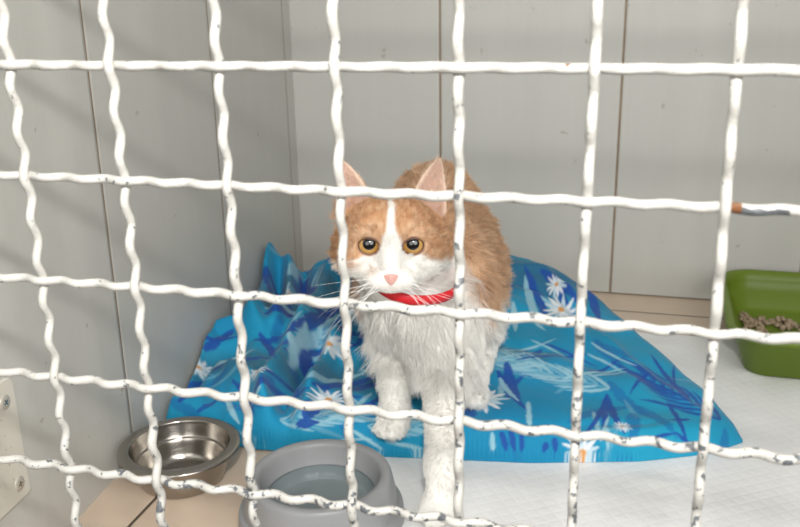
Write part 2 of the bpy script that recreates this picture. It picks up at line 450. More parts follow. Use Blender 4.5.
fo = fo * (1 + 1.4 * sstep(-.05, -.20, G[..., 0]))
hz = np.maximum(.0, (hb + fo + wrk)) * prof
hz = np.where(prof > 1e-6, np.maximum(hz, .001), 0)
# front hem bulges a touch over its own foot
Gx = G.copy()
low = np.exp(-(dist_f / .012) ** 2)
def remap(Z): return Z
BZ = ZF + .0022 + hz
V = np.concatenate([Gx, BZ[..., None]], -1).reshape(-1, 3)
Vbot = np.concatenate([G, np.full(G.shape[:2] + (1,), ZF + .0020)], -1)
F = [(i*H+j, (i+1)*H+j, (i+1)*H+j+1, i*H+j+1) for i in range(W_-1) for j in range(H-1)]
# printed pattern, drawn in the cloth's own flat coordinates
Ucl = np.stack([G[..., 0], G[..., 1] + .8 * hz * sstep(.75, .30, iw * np.ones_like(iu))], -1).reshape(-1, 2)
base = np.array([.007, .290, .480]); dk = np.array([.010, .060, .33]); lt = np.array([.33, .58, .67]); wh = np.array([.80, .84, .86]); og = np.array([.75, .33, .05]); md = np.array([.006, .145, .40])
colr = np.tile(base, (len(V), 1))
zone = sstep(-.25, .55, NZ[3](np.c_[Ucl[:, 0] * 7 + 3, Ucl[:, 1] * 13, np.zeros(len(V))]) + .5 * NZ[0](np.c_[Ucl[:, 0] * 18, Ucl[:, 1] * 40, np.zeros(len(V))])) * sstep(.47, .54, Ucl[:, 1])  # teal-grey patches: uneven print tone, plus shade coloured in behind the front edge
colr = colr * (1 - .85 * zone[:, None]) + np.array([.026, .150, .235]) * .85 * zone[:, None]
Pn = np.c_[Ucl * 16, np.zeros(len(V))]
colr = colr + (NZ[1](Pn)[:, None] * .5 + .5) * np.array([.006, .075, .075]) - (NZ[2](Pn * .8)[:, None] * .5 + .5) * np.array([.004, .085, .07])
colr = np.maximum(colr, .004)
def blend(mask, c_):
    global colr
    colr = colr * (1 - mask[:, None]) + c_ * mask[:, None]
def stroke(cx, cy, ang, L, wd, c_, curv=0., op=1., soft=.0009, rough=.25):
    sel = np.where((abs(Ucl[:, 0] - cx) < L * 1.3) & (abs(Ucl[:, 1] - cy) < L * 1.3))[0]
    if not len(sel): return
    p_ = Ucl[sel] - (cx, cy); ca, sa = math.cos(ang), math.sin(ang)
    a_ = (p_[:, 0] * ca + p_[:, 1] * sa) / L; b_ = -p_[:, 0] * sa + p_[:, 1] * ca
    b_ = b_ - curv * L * (a_ * a_)
    nzv = NZ[3](np.c_[Ucl[sel] * 220, np.zeros(len(sel))])
    wloc = wd * np.sqrt(np.clip(a_, 0, 1)) * np.clip(1 - a_, 0, 1) ** .7 * 2.0 * (1 + rough * nzv)
    m_ = sstep(soft, -soft, abs(b_) - wloc) * (a_ > 0) * (a_ < 1) * op
    colr[sel] = colr[sel] * (1 - m_[:, None]) + c_ * m_[:, None]
def daisy(cx, cy, r_, rot=0., n_=13, half=0):
    for k in range(n_):
        a_ = rot + 2 * math.pi * k / n_
        if half and math.sin(a_ - half) < -.35: continue
        stroke(cx, cy, a_, r_ * random.uniform(.85, 1.1), r_ * .125, wh if k % 3 else (lt * .5 + wh * .5), random.uniform(-.1, .1))
    for k in range(9):
        a_ = k * .7; stroke(cx - .10 * r_ * math.cos(a_), cy - .10 * r_ * math.sin(a_), a_, r_ * .30, r_ * .07, og)
def leafspray(cx, cy, ang, L, c_, n_=5, spread=1.3):
    for k in range(n_):
        a_ = ang + spread * (k / (n_ - 1) - .5)
        stroke(cx, cy, a_, L * random.uniform(.65, 1.05), L * .06, c_, random.uniform(-.25, .25))
def branch(cx, cy, ang, L, c_, n_=5):
    stroke(cx, cy, ang, L, L * .025, c_, .15)
    for k in range(n_):
        f_ = .2 + .7 * k / n_
        sx, sy = cx + math.cos(ang) * L * f_, cy + math.sin(ang) * L * f_
        for sd in (-1, 1):
            stroke(sx, sy, ang + sd * random.uniform(.45, .8), L * .36, L * .04, c_, sd * -.2)
pv = V  # find the cloth coordinate under a spot of the photograph
dcam = (pv - CAM) @ R
PX = np.stack([400 + FPX * dcam[:, 0] / dcam[:, 1], 263.5 - FPX * dcam[:, 2] / dcam[:, 1]], 1)
def at(px, py):
    d_ = ((PX - (px, py)) ** 2).sum(1) + 1e3 * (dcam[:, 1] - dcam[:, 1].min()) ** 2 * 0
    k = np.argsort(d_)[:12]; k = k[np.argmin(dcam[k, 1])]
    return Ucl[k]
# background foliage of the print
def bladepair(cx, cy, ang, L):
    stroke(cx, cy, ang, L, L * .085, dk, random.uniform(-.2, .2), .95)
    ox, oy = -math.sin(ang) * L * .13, math.cos(ang) * L * .13
    stroke(cx + ox, cy + oy, ang + .12, L * .85, L * .07, lt, random.uniform(-.2, .2), .85)
def palm(cx, cy, ang, L, c1, c2):
    for k in range(9):
        f_ = k / 9
        sx, sy = cx + math.cos(ang) * L * f_, cy + math.sin(ang) * L * f_
        for sd in (-1, 1): stroke(sx, sy, ang + sd * (.75 - .4 * f_), L * .42, L * .028, c1 if (k + sd) % 3 else c2, sd * -.25, .9)
    stroke(cx, cy, ang, L * 1.1, L * .018, c2, .05)
for k in range(170):
    cx, cy = random.uniform(-.40, .24), random.uniform(.40, .98)
    tp = random.random()
    if tp < .25: stroke(cx, cy, random.uniform(0, 6.28), random.uniform(.04, .08), random.uniform(.004, .008), md, random.uniform(-.4, .4), .7)
    elif tp < .5: stroke(cx, cy, random.uniform(0, 6.28), random.uniform(.03, .07), .003, lt * .45 + base * .55, random.uniform(-.5, .5), .6)
    elif tp < .8 and cx < 0: stroke(cx, cy, random.uniform(.4, 2.2), random.uniform(.03, .06), random.uniform(.004, .008), dk, random.uniform(-.3, .3), .85)
for cx, cy, an, L in ((-.33, .52, .7, .07), (-.25, .56, .6, .09), (-.20, .50, .9, .08), (-.15, .47, 1.0, .05), (-.31, .64, .4, .08), (-.22, .66, 1.2, .08), (-.33, .74, 1.5, .07), (-.27, .76, .8, .07), (.02, .70, 2.0, .08), (.06, .70, 2.2, .07), (0., .53, 1.7, .05), (.10, .49, 1.7, .045)):
    bladepair(cx, cy, an, L)
for k in range(46):
    cx, cy = random.uniform(-.39, -.12), random.uniform(.44, .95)
    stroke(cx, cy, random.uniform(.3, 1.5), random.uniform(.035, .075), random.uniform(.003, .0065), dk if k % 3 else md, random.uniform(-.35, .35), .9)
for cx, cy, an, L, dd in ((.10, .575, 2.9, .11, 0), (.03, .605, 3.0, .10, 0), (-.22, .44, .3, .09, 0), (-.13, .45, .15, .07, 0), (-.26, .60, 1.0, .10, 0), (-.17, .56, .8, .09, 0), (.21, .545, 2.4, .11, 1), (-.32, .68, 1.4, .09, 0)):
    palm(cx, cy, an, L, dk if dd else lt, dk if dd else lt * .5 + base * .5)
def PXstroke(p0, p1, wd, c_, curv=0., op=.95):
    a_ = at(*p0); b_ = at(*p1); d_ = b_ - a_
    stroke(a_[0], a_[1], math.atan2(d_[1], d_[0]), float(np.hypot(*d_)), wd, c_, curv, op)
# dark blue leaves
for p0, p1, wd in (((668, 402), (690, 445), .005), ((655, 372), (622, 390), .004), ((668, 380), (640, 362), .004), ((690, 408), (640, 395), .005), ((690, 400), (652, 352), .006), ((676, 385), (668, 360), .003),
                   ((606, 392), (610, 432), .008), ((604, 395), (600, 440), .006), ((676, 430), (690, 455), .005), ((690, 418), (670, 420), .004), ((700, 425), (715, 448), .005), ((648, 440), (676, 428), .004),
                   ((505, 360), (510, 400), .010), ((498, 368), (508, 410), .008), ((545, 440), (545, 462), .006), ((556, 436), (556, 462), .005), ((500, 430), (505, 458), .006), ((512, 428), (510, 460), .006), ((520, 430), (522, 455), .005),
                   ((515, 358), (590, 352), .004), ((540, 340), (600, 362), .004), ((580, 372), (630, 360), .004), ((540, 268), (585, 300), .010), ((530, 262), (560, 285), .007), ((590, 285), (605, 320), .010),
                   ((345, 300), (310, 345), .012), ((310, 345), (300, 372), .009), ((300, 330), (268, 350), .008), ((230, 378), (262, 405), .007), ((320, 402), (300, 420), .012), ((295, 425), (318, 418), .010), ((285, 310), (315, 300), .009),
                   ((205, 350), (235, 330), .012), ((178, 402), (205, 388), .010), ((262, 275), (280, 300), .014), ((300, 275), (322, 290), .012), ((258, 330), (285, 362), .009)):
    PXstroke(p0, p1, wd * .62, dk, random.uniform(-.25, .25))
# pale strokes
for p0, p1, wd in (((480, 362), (545, 350), .004), ((490, 350), (560, 345), .004), ((530, 338), (570, 352), .003), ((590, 340), (630, 368), .004), ((585, 352), (632, 368), .003), ((560, 378), (620, 362), .005), ((590, 375), (625, 368), .004),
                   ((500, 375), (508, 400), .006), ((528, 400), (530, 430), .005), ((512, 300), (518, 330), .006), ((530, 310), (540, 330), .005), ((605, 425), (610, 450), .004), ((600, 440), (608, 415), .003), ((490, 455), (492, 430), .005),
                   ((290, 350), (320, 330), .006), ((292, 365), (308, 345), .004), ((325, 420), (350, 412), .005), ((345, 425), (385, 450), .004), ((385, 440), (430, 448), .004), ((330, 445), (370, 432), .003), ((350, 395), (372, 418), .003), ((225, 395), (235, 425), .006),
                   ((250, 405), (262, 385), .005), ((290, 330), (300, 350), .006), ((295, 345), (325, 322), .007), ((210, 425), (240, 440), .004), ((190, 365), (205, 375), .008)):
    PXstroke(p0, p1, wd * .62, lt, random.uniform(-.25, .25))
for (px_, py_), r_, ro, hf in (((327, 343), .024, .3, 0), ((561, 308), .024, .1, 0), ((483, 398), .027, .2, 0), ((580, 451), .020, .5, 0), ((198, 366), .016, .3, 0), ((257, 371), .014, .8, 0), ((328, 398), .022, .9, 0), ((622, 425), .010, .2, 0), ((556, 283), .014, .2, 0), ((290, 292), .012, .6, 0)):
    cx, cy = at(px_, py_); daisy(cx, cy, r_, ro, 13)
nb = W_ * H
idx = np.arange(nb).reshape(W_, H)
ring = list(idx[:, 0]) + list(idx[-1, 1:]) + list(idx[-2::-1, -1]) + list(idx[0, -2:0:-1])
o = link_mesh('blanket', np.vstack([V, np.c_[V[ring][:, :2], np.full(len(ring), ZF + .0020)]]),
              F + [(ring[i], nb + i, nb + (i+1) % len(ring), ring[(i+1) % len(ring)]) for i in range(len(ring))], M['fabric'], loc=(-.05, .62, ZF))
set_col(o, np.vstack([colr, colr[ring]]))
tag(o, 'crumpled bright blue blanket printed with white daisies under the cat', 'blanket')
Vgrid = G.reshape(-1, 2); Zgrid = BZ.reshape(-1)
def blanket_z(x_, y_): return Zgrid[((Vgrid - (x_, y_)) ** 2).sum(1).argmin()]

# ------------------------------------------------------------------ steel bowl
rc = atz(179.5, 442.5, ZF + .039); c0 = (rc[0], rc[1], ZF)
prof = smooth_profile([(0, .0016), (.020, .0016), (.0300, .0022), (.0335, .0050), (.0365, .0120), (.0395, .0205), (.0415, .0220), (.0445, .0320), (.0455, .0362)], 6)
prof = np.vstack([prof, smooth_profile([(.0462, .0369), (.0500, .0372), (.0545, .0364), (.0560, .0350), (.0556, .0338), (.0535, .0342), (.0500, .0352), (.0474, .0345), (.0462, .0300), (.0432, .0200), (.0405, .0090), (.0372, .0020), (.0345, .0002), (.030, .0), (0, .0)], 6)])
prof = prof * 1.03
o = link_mesh('steel_bowl', *lathe(prof, c0, 128), M['steel'], loc=c0)
tag(o, 'shiny stainless steel bowl with wide rim on the tiles by left wall', 'bowl')

# ------------------------------------------------------------------ grey plastic bowl
rc = atz(320, 474.5, ZF + .043); c0 = (rc[0], rc[1], PADTOP)
inner = smooth_profile([(0, .0085), (.030, .0085), (.0445, .0092), (.0475, .0110), (.0500, .0200), (.0530, .0330), (.0548, .0398)], 6)
outer = smooth_profile([(.0560, .0420), (.0590, .0432), (.0625, .0428), (.0648, .0405), (.0665, .0340), (.0685, .0240), (.0704, .0135), (.0708, .0122)], 6)
flange = smooth_profile([(.0722, .0120), (.0742, .0112), (.0752, .0095), (.0762, .0010), (.0755, .0), (.0700, .0)], 5)
pr = np.vstack([inner, outer, flange, [(0, .0)]])
V, F = lathe(pr, (0, 0, 0), 128); V = np.array(V)
V[:, :2] *= .965
o = link_mesh('plastic_bowl', V + np.array(c0), F, M['grey'], loc=c0)
tag(o, 'grey plastic pet bowl with flared base in front of the blanket', 'bowl')

wp = [(0, .0226), (.020, .0226), (.0490, .0227), (.0499, .0232), (.0494, .0195), (.0470, .0112), (.0440, .0095), (.030, .0088), (0, .0088)]
V, F = lathe(wp, (0, 0, 0), 96); V = np.array(V); V[:, :2] *= .963
o = link_mesh('water', V + np.array(c0), F, M['water'], loc=(c0[0], c0[1], c0[2] + .0088))
tag(o, 'clear water in the grey plastic bowl', 'water', kind='stuff')

# ------------------------------------------------------------------ green litter tray
def rrect(cx, cy, hx, hy, r_, z, n=14):
    out = []
    for qx, qy, a0 in ((1, 1, 0), (-1, 1, 1), (-1, -1, 2), (1, -1, 3)):
        for k in range(n):
            a_ = (a0 + k / (n - 1)) * math.pi / 2
            out.append((cx + qx * (hx - r_) + r_ * math.cos(a_), cy + qy * (hy - r_) + r_ * math.sin(a_), z))
    return out
tl = .226; tw = .36; tyf, tyb = .672, .938; TH = .056
tcx, tcy, thx, thy = tl + tw / 2, (tyf + tyb) / 2, tw / 2, (tyb - tyf) / 2
tray = empty('litter_tray', (tcx, tcy, PADTOP)); tag(tray, 'green plastic litter tray at the back right', 'litter tray')
zb = ZF + .0025
rings = []
for ins, z in ((.5, .0), (.030, .0), (.024, .002), (.010, TH - .012), (.004, TH - .009), (.0, TH - .006), (.0, TH - .002), (.003, TH), (.007, TH), (.011, TH - .002), (.014, TH - .012), (.016, .030), (.020, .028), (.026, .010), (.032, .005), (.5, .004)):
    if ins == .5: rings.append([(tcx, tcy, zb + z)] * 56); continue
    rings.append(rrect(tcx, tcy, thx - ins, thy - ins, max(.012, .050 - ins), zb + z))
V = [p_ for r_ in rings for p_ in r_]; n_ = 56
F = [(i*n_+k, i*n_+(k+1) % n_, (i+1)*n_+(k+1) % n_, (i+1)*n_+k) for i in range(len(rings)-1) for k in range(n_)]
o = link_mesh('tray', V, F, M['green'], tray)
bm = bmesh.new(); bm.from_mesh(o.data); bmesh.ops.remove_doubles(bm, verts=bm.verts, dist=1e-6); bm.to_mesh(o.data); bm.free()
# litter: uncountable crumbs heaped on the tray floor
VV = []; FF = []
bmi = bmesh.new(); bmesh.ops.create_icosphere(bmi, subdivisions=1, radius=1)
iv = np.array([v_.co for v_ in bmi.verts]); iff = [[v_.index for v_ in f_.verts] for f_ in bmi.faces]; bmi.free()
heaps = [(737, 311, .010, 22, .006), (748, 318, .013, 34, .009), (757, 325, .014, 36, .010), (768, 322, .010, 22, .007), (746, 327, .010, 14, .006), (763, 305, .008, 14, .006), (788, 324, .013, 34, .009), (797, 327, .011, 26, .008), (798, 307, .010, 14, .005), (772, 331, .010, 10, .004), (830, 328, .026, 40, .008), (812, 312, .02, 25, .006)]
for hx_, hy_, sp, nn, ht in heaps:
    b0 = atz(hx_ - 7, hy_ - 1, zb + .008)
    for _ in range(nn):
        dx, dy = rng.normal(0, sp * .55, 2); dz = abs(rng.normal(0, ht * .5)) * math.exp(-(dx*dx+dy*dy) / (sp*sp*.5))
        x_, y_ = b0[0] + dx, b0[1] + dy
        if not (tl + .033 < x_ < tl + tw - .033 and tyf + .034 < y_ < tyb - .034): continue
        s_ = rng.uniform(.0018, .0042)
        vv = iv * s_ * rng.uniform(.6, 1.3, (1, 3)) * (1 + .3 * rng.uniform(-1, 1, (len(iv), 1)))
        FF += [tuple(i + len(VV) for i in f_) for f_ in iff]
        VV += list(vv + (x_, y_, zb + .0052 + s_ * .6 + dz))
o = link_mesh('cat_litter', VV, FF, M['litter'], loc=(tcx, tcy, zb + .004))
tag(o, 'brown clumped litter scattered on the floor of the green tray', 'litter', kind='stuff')

# ------------------------------------------------------------------ the cat: one implicit body
HS = .000905
E0 = aty(391, 245, .378)                              # between the eyes
fw = CAM - E0; fw /= np.linalg.norm(fw)
xa = R[:, 0] - fw * (R[:, 0] @ fw); xa /= np.linalg.norm(xa); za = np.cross(fw, xa); za = -za if za[2] < 0 else za
pit = math.radians(-1)                                # nose dips a little
fw2 = math.cos(pit) * fw + math.sin(pit) * za; za2 = math.cos(pit) * za - math.sin(pit) * fw
HM = np.stack([xa, fw2, za2], 1)                      # columns: head right, forward, up
def hw(p_): return E0 + HM @ np.array(p_, float)
h_ = .0017
lo = np.array([-.195, .295, ZF - .006]); hi = np.array([.030, .775, .012])
dims = np.ceil((hi - lo) / h_).astype(int)
ax = [lo[k] + h_ * np.arange(dims[k]) for k in range(3)]
S = np.full(dims, 1.0, np.float32)
def region(pts, pad):
    pts = np.atleast_2d(pts); a_ = np.floor((pts.min(0) - pad - lo) / h_).astype(int); b_ = np.ceil((pts.max(0) + pad - lo) / h_).astype(int) + 1
    a_ = np.clip(a_, 0, dims); b_ = np.clip(b_, 0, dims); sl = tuple(slice(a_[k], b_[k]) for k in range(3))
    X_, Y_, Z_ = np.meshgrid(ax[0][sl[0]], ax[1][sl[1]], ax[2][sl[2]], indexing='ij')
    return sl, np.stack([X_, Y_, Z_], -1).astype(np.float32)
def smin(a_, b_, k):
    h = np.maximum(k - np.abs(a_ - b_), 0) / k; return np.minimum(a_, b_) - h * h * k * .25
def add(sl, d_, k): S[sl] = smin(S[sl], d_.astype(np.float32), k)
def sub(sl, d_, k): S[sl] = -smin(-S[sl], d_.astype(np.float32), k)
def ell_d(P_, c_, r_, B=None):
    q = P_ - np.asarray(c_, np.float32)
    if B is not None: q = q @ np.asarray(B, np.float32)
    r_ = np.asarray(r_, np.float32); k0 = np.linalg.norm(q / r_, axis=-1); k1 = np.linalg.norm(q / (r_ * r_), axis=-1)
    return k0 * (k0 - 1) / np.maximum(k1, 1e-6)
def ell(c_, r_, k=.02, B=None):
    sl, P_ = region(c_, max(r_) + .03); add(sl, ell_d(P_, c_, r_, B), k)
def cone(a_, b_, ra, rb, k=.02):
    a_, b_ = np.array(a_, np.float32), np.array(b_, np.float32)
    sl, P_ = region([a_, b_], max(ra, rb) + .03); ab = b_ - a_
    t_ = np.clip(((P_ - a_) @ ab) / (ab @ ab), 0, 1); add(sl, np.linalg.norm(P_ - a_ - t_[..., None] * ab, axis=-1) - (ra + (rb - ra) * t_), k)
def hell(c_, r_, k=.010, B=None): ell(hw(c_), r_, k, HM if B is None else HM @ B)
def hcone(a_, b_, ra, rb, k=.010): cone(hw(a_), hw(b_), ra, rb, k)

# torso
ell((-.082, .475, -.172), (.050, .050, .058), .03)            # chest
ell((-.088, .515, -.150), (.048, .065, .062), .03)            # shoulders
ell((-.100, .580, -.152), (.050, .075, .068), .03)            # rib cage, back humped
ell((-.112, .655, -.160), (.053, .070, .072), .03)
ell((-.110, .640, -.122), (.034, .060, .040), .035)            # rump
cone((-.11, .70, -.17), (-.15, .76, -.21), .020, .014, .03)   # root of the tail, behind
# neck
cone(hw((0, -.040, -.006)), (-.078, .49, -.150), .034, .046, .03)
cone(hw((.004, -.036, -.034)), (-.082, .472, -.180), .022, .038, .025)
# hind legs
zl = blanket_z(-.028, .49); zr = blanket_z(-.13, .53)
def hind(sx, hip, knee, hock, paw):
    ell(hip, (.027, .055, .055), .03); cone(hip, knee, .034, .024, .025); cone(knee, hock, .020, .013, .015); cone(hock, paw, .0125, .0125, .012)
PAWH = np.array((-.034, .480, zl + .011))
hind(1, (-.062, .62, -.185), (-.040, .550, -.225), (-.034, .570, zl + .045), PAWH)
PAWH2 = np.array((-.150, .56, zr + .012))
hind(-1, (-.145, .63, -.185), (-.160, .57, -.215), (-.155, .635, zr + .045), PAWH2)
# front legs
PAWL = atz(392, 417, blanket_z(-.11, .45) + .010); PAWL[2] = blanket_z(PAWL[0], PAWL[1]) + .010
cone((-.112, .485, -.165), (-.118, .492, -.215), .034, .026, .02)
cone((-.118, .492, -.215), PAWL + (-.002, .022, .040), .0215, .0145, .015)
cone(PAWL + (-.002, .022, .040), PAWL + (0, .010, .004), .0135, .0132, .012)
PAWR = atz(437, 506, ZF + .014); PAWR[2] = PADTOP + .0105
EL = aty(444, 372, .448); WR = PAWR + (.0, .022, .030)
cone((-.052, .480, -.165), EL, .036, .026, .02)
cone(EL, WR, .0190, .0125, .015)
cone(WR, PAWR + (0, .008, .004), .0122, .0125, .012)
def paw(c_, fx=0., sc=1.):
    c_ = np.array(c_); ell(c_ + (0, .002, -.001), np.array((.0158, .0190, .0100)) * sc, .008)
    for k, (tx, ty) in enumerate(((-.0110, -.0080), (-.0040, -.0140), (.0040, -.0140), (.0110, -.0080))):
        ell(c_ + np.array((tx + fx * .3, ty, -.0020)) * sc, np.array((.0052, .0085, .0070)) * sc, .0035)
paw(PAWR); paw(PAWL, sc=.95); paw(PAWH, sc=.9); paw(PAWH2, sc=.9)
# head
hell((0, -.024, .006), (.0445, .046, .0375), .012)
hell((0, -.006, .022), (.030, .026, .016), .012)
for s in (-1, 1):
    hell((s*.0315, -.014, -.0060 if s < 0 else -.0085), (.0190, .026, .0195), .014)
    hell((s*.0100, .0185, -.0288), (.0125, .0140, .0092), .007)       # whisker pads
    hell((s*.0205, .0075, .0120), (.013, .0085, .006), .012)           # brow
    hell((s*.0215, .005, -.0130), (.015, .010, .008), .016)           # below the eye
hcone((0, .010, .014), (0, .0285, -.0203), .0125, .0062, .010)          # bridge of the nose
hell((0, .0175, -.0325), (.0095, .0090, .0060), .007)                 # chin
hell((0, -.004, -.0265), (.026, .022, .012), .012)                     # jaw
# ears
EARS = {}
for s in (-1, 1):
    inner, outer, tip = (((.0195, -.020, .044), (.0485, -.026, .026), (.0435, -.020, .0775)) if s > 0 else ((-.0195, -.020, .045), (-.0480, -.026, .029), (-.0435, -.020, .0745)))
    inner, outer, tip = map(np.array, (inner, outer, tip)); mid = (inner + outer) / 2 + np.array((0, -.004, 0))
    Av = tip - mid; Lz = np.linalg.norm(Av); Av = Av / Lz; Wv = (outer - inner); Wh = np.linalg.norm(Wv) / 2; Wv = Wv / (2 * Wh)
    Nv = np.cross(Av, Wv); Nv /= np.linalg.norm(Nv); Nv = Nv if Nv[1] > 0 else -Nv
    EARS[s] = (mid, np.linalg.inv(np.stack([Av, Wv, Nv], 1)), Lz, Wh)
    pts = [hw(inner), hw(outer), hw(tip), hw(mid)]
    sl, P_ = region(pts, .016)
    q = ((P_ - E0) @ HM - mid) @ EARS[s][1].T
    t_, w_, n_ = q[..., 0], q[..., 1], q[..., 2]
    tt = np.clip(t_ / Lz, -.6, 1); wid = Wh * np.clip(1 - np.maximum(tt, 0) ** 1.35, 0, 1) ** .85 + .0012
    cup = 20 * np.minimum(w_ * w_, .0004) - .0035 * (1 - tt)
    d_ = np.maximum(np.maximum(np.abs(n_ - cup) - .0021, np.abs(w_) - wid), np.maximum(t_ - Lz, -t_ - .014))
    add(sl, d_, .0045)
# eye openings
EYE = {s: np.array((s * .0188, .0082, .0014)) for s in (-1, 1)}
APZ = -.0018       # the lid opening sits a little below the eyeball's middle
TILT = .16
def eye_uv(Q, s):
    du, dv = (Q[..., 0] - EYE[s][0]) * s, Q[..., 2] - EYE[s][2] - APZ
    c_, s__ = math.cos(TILT), math.sin(TILT); a_, b_ = du * c_ + dv * s__, -du * s__ + dv * c_
    return a_, np.where(b_ > 0, b_ * 1.16, b_)
for s in (-1, 1):
    sl, P_ = region(hw(EYE[s] + (0, .010, 0)), .022); Q = (P_ - E0) @ HM
    du, dv = eye_uv(Q, s)
    d_ = (np.sqrt((du / .0085) ** 2 + (dv / .0073) ** 2) - 1) * .0078
    d_ = np.maximum(d_, (EYE[s][1] + .002) - Q[..., 1]); sub(sl, -(-d_), .0025)

def surface_nets(S, lo, h):
    neg = S < 0; nx, ny, nz = S.shape
    c = [neg[i:nx-1+i, j:ny-1+j, k:nz-1+k] for i in (0, 1) for j in (0, 1) for k in (0, 1)]
    cnt = sum(x.astype(np.int8) for x in c); act = (cnt > 0) & (cnt < 8)
    I = np.argwhere(act); ids = np.full(act.shape, -1, np.int64); ids[act] = np.arange(len(I))
    val = {(i, j, k): S[I[:, 0]+i, I[:, 1]+j, I[:, 2]+k] for i in (0, 1) for j in (0, 1) for k in (0, 1)}
    acc = np.zeros((len(I), 3)); n = np.zeros(len(I))
    cs = list(val)
    for a in cs:
        for ax_ in range(3):
            if a[ax_]: continue
            b = list(a); b[ax_] = 1; b = tuple(b); va, vb = val[a], val[b]; m = (va < 0) != (vb < 0)
            t = np.where(m, va / np.where(m, va - vb, 1), 0); p = np.array(a, float)[None] + t[:, None] * (np.array(b) - np.array(a))[None]
            acc += np.where(m[:, None], p, 0); n += m
    V = lo + h * (I + acc / n[:, None]); F = []
    for ax_ in range(3):
        o1, o2 = (ax_ + 1) % 3, (ax_ + 2) % 3
        s0 = [slice(1, -1)] * 3; s1 = [slice(1, -1)] * 3; s0[ax_] = slice(0, -1); s1[ax_] = slice(1, None)
        A = neg[tuple(s0)]; B = neg[tuple(s1)]; E = np.argwhere(A != B)
        fl = A[tuple(E.T)]
        E = E + np.array([0 if k == ax_ else 1 for k in range(3)])
        def cell(d1, d2):
            q = E.copy(); q[:, o1] -= d1; q[:, o2] -= d2; return ids[tuple(q.T)]
        Q = np.stack([cell(0, 0), cell(1, 0), cell(1, 1), cell(0, 1)], 1); Q[~fl] = Q[~fl][:, ::-1]; F.append(Q)
    return V, np.concatenate(F)
CV, CF = surface_nets(S, lo, h_)
def lap(V, F, it, f=.5):
    for _ in range(it):
        a = np.zeros_like(V); n = np.zeros(len(V))
        for k in range(4):
            for j in ((k+1) % 4, (k-1) % 4):
                np.add.at(a, F[:, k], V[F[:, j]]); np.add.at(n, F[:, k], 1)
        V = V + f * (a / n[:, None] - V)
    return V
CV = lap(CV, CF, 3)
# keep the largest connected piece
par = np.arange(len(CV))
while True:
    mn = par[CF].min(1); new = par.copy()
    for k in range(4): np.minimum.at(new, CF[:, k], mn)
    new = new[new]
    if (new == par).all(): break
    par = new
ks = np.bincount(par).argmax(); keep = par == ks; mp = np.cumsum(keep) - 1
CF = mp[CF[keep[CF[:, 0]]]]; CV = CV[keep]
fn = np.cross(CV[CF[:, 2]] - CV[CF[:, 0]], CV[CF[:, 3]] - CV[CF[:, 1]])
NV = np.zeros_like(CV)
for k in range(4): np.add.at(NV, CF[:, k], fn)
NV /= np.maximum(np.linalg.norm(NV, axis=1), 1e-12)[:, None]

